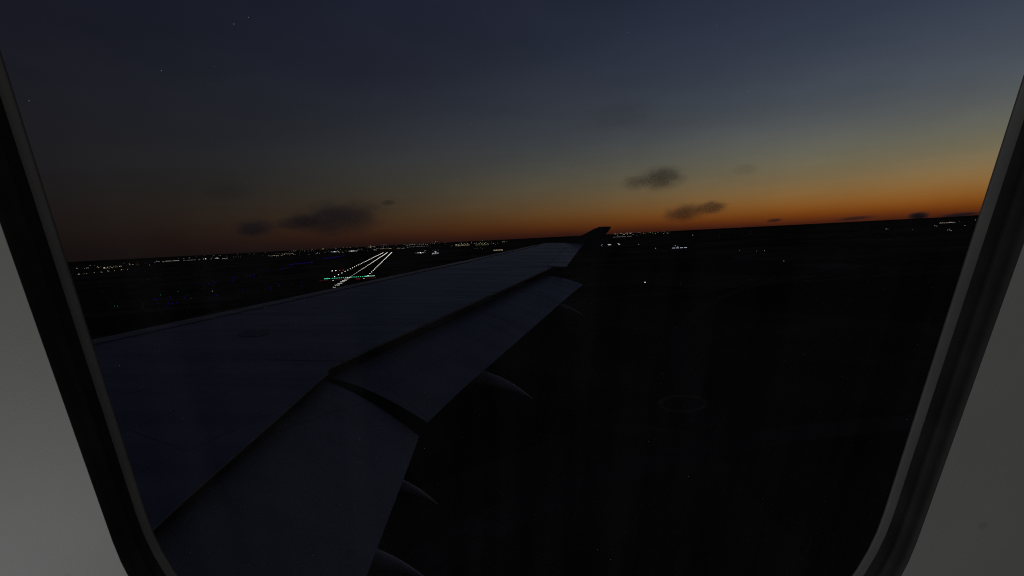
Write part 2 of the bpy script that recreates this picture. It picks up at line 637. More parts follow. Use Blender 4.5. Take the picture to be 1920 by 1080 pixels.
lamp_row('floodlight', Z(420, 440, 6, [(505, 238, 1), (530, 239, 1), (552, 236, 2), (570, 236, 2), (590, 238, 2), (608, 237, 2), (645, 232, 1), (662, 228, 1), (680, 224, 1), (720, 224, 0), (745, 222, 0), (780, 225, 1), (800, 227, 1), (850, 228, 0), (1030, 218, 0), (1045, 214, 1)]), ['white', 'warm'],
         'white apron floodlight in the streak of lamps left of the runway', 'floodlight', 'streak of floodlights left of the runway')
lamp_row('street_lamp', Z(420, 440, 6, [(735, 185, 0), (760, 184, 0), (785, 182, 1), (810, 182, 0), (950, 183, 0), (985, 182, 0), (1010, 184, 0), (1105, 162, 1), (1117, 160, 2), (1250, 150, 0), (1345, 145, 0), (1375, 140, 0)]), ['warm', 'white'],
         'tiny warm lamp right on the skyline left of the runway', 'street lamp', 'tiny lamps on the skyline left of the runway')
lamp_row('floodlight', Z(420, 440, 6, [(1205, 194, 1), (1218, 190, 2), (1232, 194, 2), (1246, 192, 3), (1258, 194, 2), (1275, 182, 1), (1290, 190, 2), (1296, 198, 1), (1330, 188, 0), (1375, 184, 0), (1410, 185, 1), (1426, 184, 2), (1438, 184, 3), (1452, 183, 3), (1470, 184, 2), (1492, 184, 2), (1505, 180, 1), (1530, 170, 0), (1545, 162, 0)]), ['white', 'cool'],
         'bright white floodlight in the clump just left of the runway far end', 'floodlight', 'clump of floodlights left of the runway far end')
lamp_row('street_lamp', Z(420, 440, 6, [(1610, 148, 0), (1630, 140, 1), (1646, 128, 2), (1648, 140, 2), (1660, 138, 1), (1678, 134, 1), (1695, 136, 1), (1690, 170, 2), (1710, 172, 2), (1728, 158, 0), (1740, 152, 0)]), ['warm', 'white'],
         'warm white lamp in the dense group above the runway far end', 'street lamp', 'dense lamp group above the runway far end')
lamp_row('street_lamp', Z(420, 440, 6, [(1765, 158, 1), (1780, 156, 1), (1795, 157, 1), (1812, 158, 1), (1830, 156, 0), (1845, 158, 1), (1862, 154, 1), (1878, 156, 2), (1770, 115, 0), (1800, 112, 1), (1830, 114, 0)]), ['warm'],
         'small warm lamp in the row right behind the runway far end', 'street lamp', 'row of lamps behind the runway far end')
lamp_row('street_lamp', Z(740, 430, 6, [(28, 213, 1), (42, 211, 1), (58, 213, 1), (85, 214, 1), (103, 214, 1)]), ['warm', 'white'],
         'small lamp in the short dotted row beside the runway far end', 'street lamp', 'short dotted row beside the runway far end')
lamp_row('street_lamp', Z(740, 430, 6, [(105, 172, 0), (125, 171, 0), (145, 178, 1), (165, 178, 1), (185, 174, 1), (205, 168, 2), (225, 174, 1), (250, 170, 0), (275, 168, 1), (298, 166, 1), (322, 165, 1), (348, 167, 1), (368, 170, 1), (400, 162, 0), (425, 158, 0), (430, 143, 0), (460, 141, 1), (480, 142, 0)]), ['white', 'warm', 'cool'],
         'pale lamp in the unbroken chain on the skyline right of the runway', 'street lamp', 'unbroken skyline chain right of the runway')
lamp_row('floodlight', Z(740, 430, 6, [(240, 266, 1), (262, 264, 1), (278, 258, 1), (290, 262, 3), (296, 270, 2), (310, 262, 1), (332, 254, 1), (343, 237, 2), (352, 258, 0)]), ['cool', 'white'],
         'white floodlight in the left one of two starry clumps right of the runway', 'floodlight', 'left starry clump right of the runway')
lamp_row('floodlight', Z(740, 430, 6, [(432, 234, 0), (458, 232, 0), (490, 234, 0), (452, 250, 2), (463, 255, 3), (478, 266, 2), (490, 270, 1), (445, 276, 1), (425, 280, 1), (462, 275, 1)]), ['cool', 'white'],
         'white floodlight in the right one of two starry clumps right of the runway', 'floodlight', 'right starry clump right of the runway')
lamp_row('street_lamp', Z(740, 430, 6, [(682, 173, 2), (698, 172, 2), (714, 170, 2), (734, 166, 1), (752, 164, 2), (768, 168, 1), (784, 158, 1), (800, 166, 1), (818, 162, 2), (836, 168, 1), (860, 158, 0)]), ['white', 'warm'],
         'white lamp at the left end of the town lights above the wing', 'street lamp', 'left end of the town lights above the wing')
lamp_row('street_lamp', Z(740, 430, 6, [(902, 160, 1), (918, 154, 1), (922, 172, 1), (948, 160, 1), (962, 150, 1), (976, 162, 1), (990, 155, 1), (1000, 168, 1), (1012, 160, 2), (1024, 146, 1), (1030, 165, 1), (1048, 158, 1), (1055, 170, 0)]), ['yellow', 'greenish', 'white'],
         'yellow green lamp in the town lights above the wing', 'street lamp', 'yellow green town lights above the wing')
lamp_row('street_lamp', Z(740, 430, 6, [(1085, 162, 0), (1110, 160, 1), (1130, 166, 1), (1160, 155, 0), (1215, 142, 1), (1230, 140, 2), (1260, 140, 0), (905, 215, 0), (935, 212, 0), (965, 208, 0), (990, 214, 0)]), ['white', 'warm'],
         'scattered dim lamp above the wing, nearer its tip', 'street lamp', 'scattered dim lamps above the wing')
lamp_row('floodlight', Z(740, 430, 6, [(1118, 238, 1), (1135, 235, 1), (1152, 234, 1), (1170, 232, 1), (1190, 232, 1), (1212, 235, 1)]), ['warm'],
         'warm floodlight in the short streak just over the wing edge', 'floodlight', 'short warm streak just over the wing edge')
lamp_row('street_lamp', Z(1080, 410, 4.8, [(335, 136, 0), (352, 134, 1), (372, 138, 1), (398, 132, 1), (412, 134, 1), (424, 138, 1), (432, 142, 2), (446, 134, 1), (460, 130, 2), (464, 140, 1), (478, 128, 1), (490, 132, 2), (500, 128, 1)]), ['white', 'warm'],
         'white lamp in the skyline cluster right of the wingtip', 'street lamp', 'skyline cluster right of the wingtip')
lamp_row('street_lamp', Z(1080, 410, 4.8, [(555, 126, 0), (580, 130, 0), (605, 131, 1), (622, 131, 0), (648, 128, 0), (668, 124, 1), (690, 122, 0), (712, 128, 0), (740, 126, 0), (770, 120, 0), (792, 119, 1), (815, 122, 0), (840, 120, 0)]), ['greenish', 'yellow'],
         'faint yellow green lamp in the fading skyline row right of the wingtip', 'street lamp', 'fading skyline row right of the wingtip')
lamp_row('floodlight', Z(1080, 410, 4.8, [(195, 238, 1), (228, 240, 1), (235, 232, 1), (238, 248, 0), (288, 230, 1), (298, 234, 3), (308, 230, 2), (378, 224, 2), (386, 229, 3), (394, 234, 2)]), ['white', 'cool'],
         'white floodlight in the sparse low group right of the wingtip', 'floodlight', 'sparse low group right of the wingtip')
for (x, y, lv), hue, lab in (((1080 + 565 / 4.8, 410 + 230 / 4.8, 1), 'warm', 'single small lamp between the wingtip group and the lit pale streak'),
                             ((1080 + 1050 / 4.8, 410 + 148 / 4.8, 1), 'cool', 'single faint lamp high in the dark, above and right of the pale streak'),
                             ((1080 + 715 / 4.8, 410 + 266 / 4.8, 1), 'white', 'single faint lamp just left of the lit pale streak'),
                             ((1080 + 1470 / 4.8, 410 + 285 / 4.8, 0), 'warm', 'faint lamp right of the pale streak, leftmost of three in a loose line'),
                             ((1080 + 1625 / 4.8, 410 + 291 / 4.8, 0), 'warm', 'faint lamp right of the pale streak, the middle of three in a loose line'),
                             ((1080 + 1697 / 4.8, 410 + 288 / 4.8, 1), 'warm', 'faint lamp right of the pale streak, rightmost of three in a loose line'),
                             ((1080 + 1870 / 4.8, 410 + 381 / 4.8, 1), 'yellow', 'single yellowish lamp in the dark ground right of the wing'),
                             ((1080 + 893 / 4.8, 410 + 243 / 4.8, 1), 'cool', 'small lamp standing above the left half of the pale streak'),
                             ((1080 + 915 / 4.8, 410 + 249 / 4.8, 1), 'cool', 'small lamp standing above the middle of the pale streak')):
    p = at(x, y, 7.0, 8000)
    o = mast('street_lamp', p, .75 * p.y / F, TOWN[hue][lv])
    tag(o, lab, 'street lamp')
p = at(1209.4, 529.3, 5.0)
o = mast('street_lamp', p, .95 * p.y / F, G_WHITE)
tag(o, 'lone bright white lamp in the black ground right of the wing', 'street lamp')
lamp_row('street_lamp', Z(1600, 370, 7.385, [(1125, 391, 1), (1145, 396, 1), (1165, 402, 0), (1205, 353, 1), (1232, 353, 1), (1268, 354, 1), (1295, 351, 1), (1325, 347, 2), (1350, 346, 2), (1378, 344, 1)]), ['white', 'warm'],
         'pale lamp in the upper streak of the village beside the right window frame', 'street lamp', 'upper streak of village lamps at far right')
lamp_row('street_lamp', Z(1600, 370, 7.385, [(1305, 452, 1), (1330, 440, 1), (1340, 456, 1), (1358, 462, 1), (1545, 388, 1), (1692, 312, 1), (820, 450, 0), (445, 438, 0), (460, 438, 1), (478, 438, 0)]), ['white', 'warm'],
         'faint scattered lamp around the village at far right', 'street lamp', 'scattered village lamps at far right')


def sprinkle(x0, x1, lo, hi, n, hue, label, group, lv=(0, 0, 0, 1, 1)):
    pts = []
    for i in range(n):
        x = x0 + (x1 - x0) * (i + rnd.random()) / n
        y = 447.7 - .051 * (x - 960) + lo + (hi - lo) * rnd.random() ** 1.6
        pts.append((x, y, rnd.choice(lv)))
    lamp_row('street_lamp', pts, hue, label, 'street lamp', group, 8.0, .5)


sprinkle(150, 330, 9, 15, 16, ['warm', 'yellow', 'white'], 'small dim lamp scattered through the town at far left', 'dim town lamps at far left')
sprinkle(330, 540, 2, 7, 18, ['white', 'warm', 'cool'], 'small dim lamp in the thin skyline band left of the blue lights', 'dim skyline lamps left of the blue lights')
sprinkle(540, 740, 1, 10, 46, ['warm', 'white', 'yellow'], 'small dim warm lamp of the town above the runway', 'dim town lamps above the runway')
sprinkle(740, 930, 1, 9, 34, ['warm', 'white', 'greenish'], 'small dim lamp of the town between the runway far end and the wing', 'dim town lamps above the wing edge')
sprinkle(1148, 1260, 1, 6, 16, ['warm', 'yellow', 'white'], 'small dim warm lamp on the skyline just right of the wingtip', 'dim skyline lamps right of the wingtip')

# ------------------------------------------------------------------ lit buildings
def lit_building(px0, px1, py, hgt, hue, lv, label, cat='building', bands=1, far=7500):
    a, b = at(px0, py, 0, far), at(px1, py, 0, far)
    dd = min(a.y, b.y)
    a, b = Vector((a.x * dd / a.y, dd, 0)), Vector((b.x * dd / b.y, dd, 0))
    wd = max(14.0, (b - a).length)
    c = (a + b) / 2
    dp = wd * .35 + 8
    o = empty('lit_building', (c.x, c.y, 0), (0, 0, -math.atan2(c.x, c.y)))
    m = MB()
    m.box((0, dp / 2, hgt / 2), (wd, dp, hgt))
    m.build('wall', M_WALL, o)
    m = MB()
    m.box((0, dp / 2, hgt + .35), (wd + 1.0, dp + 1.0, .7))
    for k in range(2):
        m.box((wd * (-.25 + .45 * k), dp / 2, hgt + 1.5), (wd * .12, dp * .25, 1.6))
    m.build('roof', M_ROOF, o)
    for k in range(bands):
        m = MB()
        n = max(3, int(wd / 9))
        z = hgt * (k + .62) / bands
        for i in range(n):
            if rnd.random() < .86:
                m.box((-wd / 2 + wd * (i + .5) / n, -.06, z), (wd / n * .72, .12, hgt / bands * .3))
        if not m.v:
            m.box((0, -.06, z), (wd * .6, .12, hgt / bands * .3))
        wo = m.build('window', TOWN[hue][lv], o)
    tag(o, label, cat)
    return o


B = lit_building
B(307, 334, 489.6, 9, 'white', 1, 'long low building with a thin pale window line on the skyline at left')
B(342, 373, 487.8, 8, 'white', 0, 'faint long building right of the thin pale window line at left')
B(243, 250, 498.2, 13, 'warm', 0, 'dim square building at the right end of the lamps at far left')
B(524, 550, 474.6, 10, 'warm', 0, 'dim warm building left of the blue taxiway line')
B(622, 634, 473.0, 12, 'cool', 1, 'bright hangar below the white floodlights left of the runway far end')
B(654, 668, 471.6, 12, 'white', 1, 'hangar with pale lit front nearest the runway far end')
B(764, 804, 460.6, 9, 'white', 0, 'long terminal building with pale windows behind the runway far end', 'terminal', 1, 8200)
B(782, 795, 475.4, 8, 'cool', 1, 'low lit shed under the left starry clump of floodlights')
B(810, 823, 476.6, 8, 'cool', 1, 'low lit shed under the right starry clump of floodlights')
B(854, 880, 460.3, 10, 'warm', 1, 'wide lit block in the town above the wing, left half', 'building', 2, 6500)
B(892, 916, 459.6, 13, 'yellow', 0, 'taller yellowish block in the town above the wing', 'building', 2, 6500)
B(925, 943, 470.6, 8, 'warm', 1, 'warm lit shed peeping over the wing edge')
B(1150, 1184, 440.2, 12, 'white', 0, 'long faint block under the skyline cluster right of the wingtip', 'building', 1, 6500)
B(1253, 1288, 466.0, 5, 'cool', 1, 'long low shed with a pale lit front, right of the wingtip')
B(1140, 1146, 460.6, 6, 'white', 1, 'small lit house below the wingtip')
B(1764, 1788, 418.4, 8, 'white', 0, 'faint lit farm building in the village beside the right window frame')

# ------------------------------------------------------------------ stars
G_STAR = glow('star', (.75, .8, 1), .26)
for px, py, lab in ((438.5, 45, 'faint star high in the sky, lower left one of a close pair'), (465.5, 32.5, 'faint star high in the sky, upper right one of a close pair'),
                    (302.5, 132.5, 'faint star alone in the upper left sky'), (54.5, 189, 'faint star beside the left window frame')):
    b = MB()
    b.dome((0, 0, 0), 90000 / F * .62, 0, 10)
    o = b.build('star', G_STAR, None, True)
    d = ray(px, py)
    o.location = Vector((0, 0, EYE)) + d * (90000 / d.y)
    tag(o, lab, 'star')


# ------------------------------------------------------------------ clouds
def cloud_mat(name, density, scale, seed):
    m = bpy.data.materials.new(name)
    m.use_nodes = True
    nt = m.node_tree
    for n in list(nt.nodes):
        if n.type != 'OUTPUT_MATERIAL':
            nt.nodes.remove(n)
    out = [n for n in nt.nodes if n.type == 'OUTPUT_MATERIAL'][0]
    pv = nt.nodes.new('ShaderNodeVolumePrincipled')
    pv.inputs['Color'].default_value = (.80, .77, .75, 1)
    pv.inputs['Anisotropy'].default_value = .2
    tc = nt.nodes.new('ShaderNodeTexCoord')
    mp = nt.nodes.new('ShaderNodeMapping')
    mp.inputs['Location'].default_value = (seed, seed * 2.3, seed * .7)
    mp.inputs['Scale'].default_value = (1.6, 1, 1.1)
    no = nt.nodes.new('ShaderNodeTexNoise')
    no.inputs['Scale'].default_value = scale
    no.inputs['Detail'].default_value = 7
    no.inputs['Distortion'].default_value = .5
    ln = nt.nodes.new('ShaderNodeVectorMath')
    ln.operation = 'LENGTH'
    nt.links.new(tc.outputs['Object'], ln.inputs[0])
    nt.links.new(tc.outputs['Object'], mp.inputs['Vector'])
    nt.links.new(mp.outputs[0], no.inputs['Vector'])

    def math_(op, a, b):
        q = nt.nodes.new('ShaderNodeMath')
        q.operation = op
        for i, v in enumerate((a, b)):
            if isinstance(v, (int, float)):
                q.inputs[i].default_value = v
            else:
                nt.links.new(v, q.inputs[i])
        return q.outputs[0]
    fall = math_('SUBTRACT', 1.0, ln.outputs['Value'])
    a = math_('MULTIPLY', fall, 1.35)
    n2 = math_('MULTIPLY', math_('SUBTRACT', no.outputs['Fac'], .54), 2.0)
    s = math_('ADD', a, n2)
    q = nt.nodes.new('ShaderNodeMath')
    q.operation = 'MULTIPLY'
    q.use_clamp = True
    nt.links.new(s, q.inputs[0])
    q.inputs[1].default_value = 1.6
    edge = nt.nodes.new('ShaderNodeMath')
    edge.operation = 'MULTIPLY'
    edge.use_clamp = True
    nt.links.new(fall, edge.inputs[0])
    edge.inputs[1].default_value = 1.7
    d = math_('MULTIPLY', math_('MULTIPLY', q.outputs[0], edge.outputs[0]), density)
    nt.links.new(d, pv.inputs['Density'])
    nt.links.new(pv.outputs[0], out.inputs['Volume'])
    return m


def cloud(px, py, rx, ry, dens, seed, label, D=34000.0, scale=1.7):
    d = ray(px, py)
    c = Vector((0, 0, EYE)) + d * (D / d.y)
    bm = bmesh.new()
    bmesh.ops.create_icosphere(bm, subdivisions=3, radius=1)
    me = bpy.data.meshes.new('cloud')
    bm.to_mesh(me)
    bm.free()
    o = bpy.data.objects.new('cloud', me)
    col.objects.link(o)
    o.location = c
    o.scale = (rx * D / F, rx * D / F * .8, ry * D / F)
    o.rotation_euler = (0, R(-3), 0)
    me.materials.append(cloud_mat('cloud_vapour', dens / (rx * D / F), scale, seed))
    tag(o, label, 'cloud')


cloud(632, 409, 114, 44, 1.6, 3.1, 'broad dark cloud above the runway lights, the largest of the low clouds')
cloud(556, 418, 58, 20, 1.1, 41.0, 'ragged low end of cloud joining the largest low cloud on its left')
cloud(476, 428, 50, 22, 1.5, 7.7, 'small dark cloud left of the largest low cloud')
cloud(728, 380, 20, 8, .7, 5.2, 'tiny wisp above and right of the largest low cloud')
cloud(1240, 334, 58, 30, 1.05, 9.4, 'grey ragged cloud high over the wingtip in the yellow sky')
cloud(1192, 342, 40, 20, .5, 12.4, 'thin veil at the left side of the grey ragged cloud')
cloud(1284, 399, 54, 22, 1.15, 14.9, 'dark low cloud in the orange sky right of the wingtip')
cloud(1336, 389, 38, 18, 1.1, 18.3, 'ragged small cloud at the right end of the dark low cloud')
cloud(1722, 405, 24, 10, 3.2, 21.0, 'dome shaped blue grey cloud on the skyline near the right window frame', 40000, 1.0)
cloud(1452, 413, 20, 5, 1.3, 23.0, 'flat dark streak of cloud just above the skyline at right', 40000)
cloud(1605, 409, 44, 5, 1.2, 25.0, 'long flat cloud streak lying on the orange skyline', 40000)
cloud(1800, 403, 46, 6, 2.0, 27.0, 'flat dark cloud bank touching the right window frame', 40000)
cloud(1165, 215, 95, 36, .14, 51.0, 'barely visible grey wisp high in the sky above the wingtip')
cloud(1396, 318, 34, 15, .18, 53.0, 'faint grey wisp in the yellow sky right of the ragged cloud')
cloud(430, 360, 60, 28, .3, 31.0, 'very faint cloud veil above the left part of the horizon')

# ------------------------------------------------------------------ the airliner
plane = empty('airliner', (0, 0, EYE), (0, NOSE, 0))
tag(plane, 'passenger airliner seen from its cabin window, pale wing with lowered flaps and upturned tip', 'airliner')

# paints
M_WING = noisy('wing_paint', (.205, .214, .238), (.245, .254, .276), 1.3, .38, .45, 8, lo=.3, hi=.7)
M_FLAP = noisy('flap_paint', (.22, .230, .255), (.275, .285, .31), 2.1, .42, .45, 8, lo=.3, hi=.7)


def aircraft_skin(m, rot, bw, bh, joint=.62):
    nt = m.node_tree
    p = nt.nodes['Principled BSDF']
    src = p.inputs['Base Color'].links[0].from_socket
    tc = nt.nodes.new('ShaderNodeTexCoord')
    mp = nt.nodes.new('ShaderNodeMapping')
    mp.inputs['Rotation'].default_value = (0, 0, rot)
    br = nt.nodes.new('ShaderNodeTexBrick')
    br.inputs['Scale'].default_value = 1
    br.inputs['Brick Width'].default_value = bw
    br.inputs['Row Height'].default_value = bh
    br.inputs['Mortar Size'].default_value = .010
    br.inputs['Mortar Smooth'].default_value = .6
    br.inputs['Color1'].default_value = (1, 1, 1, 1)
    br.inputs['Color2'].default_value = (.93, .935, .94, 1)
    br.inputs['Mortar'].default_value = (joint, joint, joint, 1)
    ms = nt.nodes.new('ShaderNodeMapping')
    ms.inputs['Scale'].default_value = (.55, 5.5, 1)
    ns = nt.nodes.new('ShaderNodeTexNoise')
    ns.inputs['Scale'].default_value = 1.1
    ns.inputs['Detail'].default_value = 7
    rs = nt.nodes.new('ShaderNodeMapRange')
    rs.inputs['From Min'].default_value = .32
    rs.inputs['From Max'].default_value = .62
    rs.inputs['To Min'].default_value = .84
    rs.inputs['To Max'].default_value = 1.0
    m1 = nt.nodes.new('ShaderNodeMix')
    m1.data_type = 'RGBA'
    m1.blend_type = 'MULTIPLY'
    m1.inputs['Factor'].default_value = 1
    m2 = nt.nodes.new('ShaderNodeMix')
    m2.data_type = 'RGBA'
    m2.blend_type = 'MULTIPLY'
    m2.inputs['Factor'].default_value = 1
    nt.links.new(tc.outputs['Object'], mp.inputs['Vector'])
    nt.links.new(mp.outputs[0], br.inputs['Vector'])
    nt.links.new(tc.outputs['Object'], ms.inputs['Vector'])
    nt.links.new(ms.outputs[0], ns.inputs['Vector'])
    nt.links.new(ns.outputs['Fac'], rs.inputs['Value'])
    nt.links.new(src, m1.inputs['A'])
    nt.links.new(br.outputs['Color'], m1.inputs['B'])
    nt.links.new(m1.outputs['Result'], m2.inputs['A'])
    nt.links.new(rs.outputs[0], m2.inputs['B'])
    nt.links.new(m2.outputs['Result'], p.inputs['Base Color'])
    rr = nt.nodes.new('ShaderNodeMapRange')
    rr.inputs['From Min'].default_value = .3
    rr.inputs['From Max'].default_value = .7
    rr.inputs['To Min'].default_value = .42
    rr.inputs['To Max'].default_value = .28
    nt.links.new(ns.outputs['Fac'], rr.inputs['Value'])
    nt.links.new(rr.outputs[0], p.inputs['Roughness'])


aircraft_skin(M_WING, R(-64), 1.9, .62)
aircraft_skin(M_FLAP, R(-66), 2.6, 3.0, .7)
M_WHITE = noisy('white_paint', (.55, .55, .56), (.62, .62, .62), 2, .35, .5)
M_FAIR = noisy('fairing_paint', (.48, .49, .50), (.58, .585, .59), 4, .4, .4)
M_BAY = mat('flap_rib', (.05, .052, .056), .7)
M_FENCE = noisy('shaded_fence_paint', (.05, .05, .06), (.08, .08, .09), 3, .5, .3)  # darker than the wing: the shade on its inboard side is put into the colour


def xle(y):
    return -4.56 + (y - 5.48) * .5367


def xh(y):
    """rear edge of the fixed upper skin"""
    if y < 4.6:
        return -1.70 + max(0, y - 2.4) * .055
    if y < 10.75:
        return -1.62 + (y - 4.6) * .396
    return 1.10 + (y - 10.75) * .206


def zref(y):
    return -.18 - (15 - y) * .089 - .006 * max(0, 5 - y)


def up(y, t):
    c = xh(y) - xle(y)
    s = min(1.0, t / .30)
    u = -.024 * c * (1 - math.sqrt(max(0, 1 - (1 - s) ** 2)))
    if t > .45:
        u -= .006 * c * ((t - .45) / .55) ** 2
    return u


def low(y, t):
    c = xh(y) - xle(y)
    s = min(1.0, t / .28)
    d = .075 * c * math.sqrt(max(0, 1 - (1 - s) ** 2))
    k = max(0, (t - .35) / .65) ** 1.3
    return (-.024 * c - d) * (1 - k) + k * (up(y, 1) - .022)


TS = [0, .004, .012, .025, .045, .07, .10, .14, .19, .25, .32, .40, .50, .60, .70, .80, .88, .94, 1.0]


def loft(name, ys, sec, mats, parent, close=True):
    """sec(y) -> closed outline in (x, z); joined along the span"""
    v, f = [], []
    n = None
    for y in ys:
        ring = sec(y)
        n = len(ring)
        v += [(x, yy, z) for x, yy, z in ring]
    for i in range(len(ys) - 1):
        for j in range(n):
            k = (j + 1) % n
            f.append([i * n + j, i * n + k, (i + 1) * n + k, (i + 1) * n + j])
    f.append(list(range(n)))
    f.append([(len(ys) - 1) * n + j for j in range(n)])
    return sharp(link(name, v, f, mats, parent))


def sharp(o, ang=35):
    me = o.data
    bm = bmesh.new()
    bm.from_mesh(me)
    for e in bm.edges:
        if len(e.link_faces) == 2 and e.calc_face_angle(0) > R(ang):
            e.smooth = False
    bm.to_mesh(me)
    bm.free()
    return o


TIP = 15.72


def wing_sec(y):
    te = 1.0
    c = xh(y) - xle(y)
    if y > 10.78:
        te = 1 - .40 / c if y < 14.6 else 1.0
    rnd_ = 1.0
    ring = []
    for t in TS:
        t = t * te
        ring.append((xle(y) + c * t, y, zref(y) + up(y, t)))
    for t in reversed(TS[1:]):
        t = t * te
        ring.append((xle(y) + c * t, y, zref(y) + low(y, t) - .004))
    return ring


ys = [.1, .8, 1.6, 2.4, 3.2, 4.0, 4.6, 5.2, 6, 7, 8, 9, 10, 10.74, 10.79, 11.5, 12.5, 13.5, 14.57, 14.62, 15.1, 15.45, TIP]
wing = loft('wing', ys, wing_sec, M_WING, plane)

# leading edge slats, a thin shell proud of the nose
def slat_sec(y):
    c = xh(y) - xle(y)
    o, ins = [], []
    for t in (.15, .11, .08, .05, .028, .012, .004, 0):
        o.append((xle(y) + c * t, y, zref(y) + up(y, t)))
    for t in (.004, .012, .025):
        o.append((xle(y) + c * t, y, zref(y) + low(y, t)))
    cx, cz = xle(y) + c * .12, zref(y) - .05 * c
    outer, inner = [], []
    for x, yy, z in o:
        dx, dz = x - cx, z - cz
        L = math.hypot(dx, dz)
        outer.append((x + dx / L * .012, yy, z + dz / L * .012))
        inner.append((x - dx / L * .004, yy, z - dz / L * .004))
    return outer + inner[::-1]


for a, b in ((2.2, 4.4), (4.9, 7.5), (7.54, 10.1), (10.14, 12.6), (12.64, 15.0)):
    loft('slat', [a + (b - a) * i / 5 for i in range(6)], slat_sec, M_WING, wing)


# spoilers: thin plates on the upper skin ahead of the flaps
def spoiler_sec(t0, t1):
    def s(y):
        c = xh(y) - xle(y)
        top = [(xle(y) + c * t, y, zref(y) + up(y, t) + .003) for t in (t0, (t0 * 2 + t1) / 3, (t0 + 2 * t1) / 3, t1)]
        bot = [(x, yy, z - .012) for x, yy, z in top[::-1]]
        return top + bot
    return s


for a, b in ((2.0, 4.45), (4.75, 6.155), (6.17, 7.605), (7.62, 9.105), (9.12, 10.6)):
    loft('spoiler', [a + (b - a) * i / 4 for i in range(5)], spoiler_sec(.80, 1.004), M_WING, wing)


# aileron
def aileron_sec(y):
    c = xh(y) - xle(y)
    x0, x1 = xh(y) - .39, xh(y)
    z = zref(y)
    t0 = 1 - .39 / c
    return [(x0, y, z + up(y, t0)), ((x0 + x1) / 2, y, z + up(y, (1 + t0) / 2)), (x1, y, z + up(y, 1)), (x1, y, z + up(y, 1) - .012),
            ((x0 + x1) / 2, y, z + low(y, (1 + t0) / 2)), (x0, y, z + low(y, t0))]


loft('aileron', [10.82, 11.5, 12.5, 13.5, 14.54], aileron_sec, M_WING, wing)


# flaps
def flap(name, ys, te, drop, skew):
    def sec(y, u):
        return None
    v, f = [], []
    prof_t = [0, .02, .06, .12, .20, .30, .42, .55, .70, .85, 1.0]
    n = len(prof_t) * 2 - 1
    for y in ys:
        x0, x1 = xh(y) - .10, te(y)
        z0, z1 = zref(y) + up(y, 1) - .15, zref(y) - drop(y)
        c = math.hypot(x1 - x0, z1 - z0)
        dx, dz = (x1 - x0) / c, (z1 - z0) / c
        nx, nz = -dz, dx
        u, l = [], []
        for t in prof_t:
            th = .085 * c * (math.sqrt(t) * 1.55 - 1.05 * t - .5 * t * t) if t < 1 else 0
            cam = .020 * c * math.sin(math.pi * min(1, t * .95 + .02))
            yy = y + skew(y) * t
            u.append((x0 + dx * c * t + nx * (cam + th + .004), yy, z0 + dz * c * t + nz * (cam + th + .004)))
            l.append((x0 + dx * c * t + nx * (cam - th - .004), yy, z0 + dz * c * t + nz * (cam - th - .004)))
        ring = u + l[:0:-1]
        v += ring
        n = len(ring)
    for i in range(len(ys) - 1):
        for j in range(n):
            k = (j + 1) % n
            f.append([i * n + j, i * n + k, (i + 1) * n + k, (i + 1) * n + j])
    f.append(list(range(n)))
    f.append([(len(ys) - 1) * n + j for j in range(n)])
    return sharp(link(name, v, f, [M_FLAP, M_BAY], wing, True, [0] * (len(f) - 2) + [1, 1]))


lin = lambda a, b, ya, yb: (lambda y: a + (b - a) * (y - ya) / (yb - ya))
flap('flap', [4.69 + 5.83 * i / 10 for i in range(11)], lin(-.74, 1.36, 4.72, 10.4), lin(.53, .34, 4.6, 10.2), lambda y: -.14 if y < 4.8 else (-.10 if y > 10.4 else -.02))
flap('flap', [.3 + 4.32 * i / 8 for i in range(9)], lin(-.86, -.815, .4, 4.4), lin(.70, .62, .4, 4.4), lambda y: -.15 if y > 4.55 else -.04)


# canoe fairings under the flaps: straight and steep behind the flap, levelling out below the wing
def fairing(y, xs, zs, xt, zt, r=.15, L=2.2):
    sl = (zs - zt) / (xt - xs)
    v, f = [], []
    k, n = 14, 22
    rise = zs - zt + .14
    for i in range(n):
        s = (i / (n - 1)) ** 1.5
        x = xt - L * s
        top = zt + rise * (1 - math.exp(-sl / rise * 1.2 * (xt - x)))
        rr = r * max(.015, math.sin(math.pi * min(.5, (s * L) / 2.2 + .006)) ** .85) * (1 if s < .6 else max(.03, 1 - ((s - .6) / .4) ** 2))
        for j in range(k):
            a = 2 * math.pi * j / k
            v.append((x, y + rr * .72 * math.cos(a), top - rr * 1.25 + rr * 1.25 * math.sin(a)))
    for i in range(n - 1):
        for j in range(k):
            q = (j + 1) % k
            f.append([i * k + j, i * k + q, (i + 1) * k + q, (i + 1) * k + j])
    f.append(list(range(k)))
    f.append([(n - 1) * k + j for j in range(k)])
    return link('flap_fairing', v, f, M_FAIR, wing)


fairing(9.5, 1.01, -1.17, 1.33, -1.42, .055, 1.7)
fairing(6.2, -.22, -1.54, .25, -1.915, .09)
fairing(4.15, -.89, -1.92, -.61, -2.165, .09)
fairing(3.3, -.91, -1.98, -.56, -2.24, .11)

# a dark oval filler panel on the upper skin
yo, xo = 5.62, -2.78
v = []
for i in range(20):
    a = 2 * math.pi * i / 20
    x, y = xo + .16 * math.cos(a), yo + .14 * math.sin(a)
    t = (x - xle(y)) / (xh(y) - xle(y))
    v.append((x, y, zref(y) + up(y, t) + .004))
link('filler_panel', v, [list(range(20))], mat('grimy_panel', (.165, .165, .17), .5), wing, smooth=False)

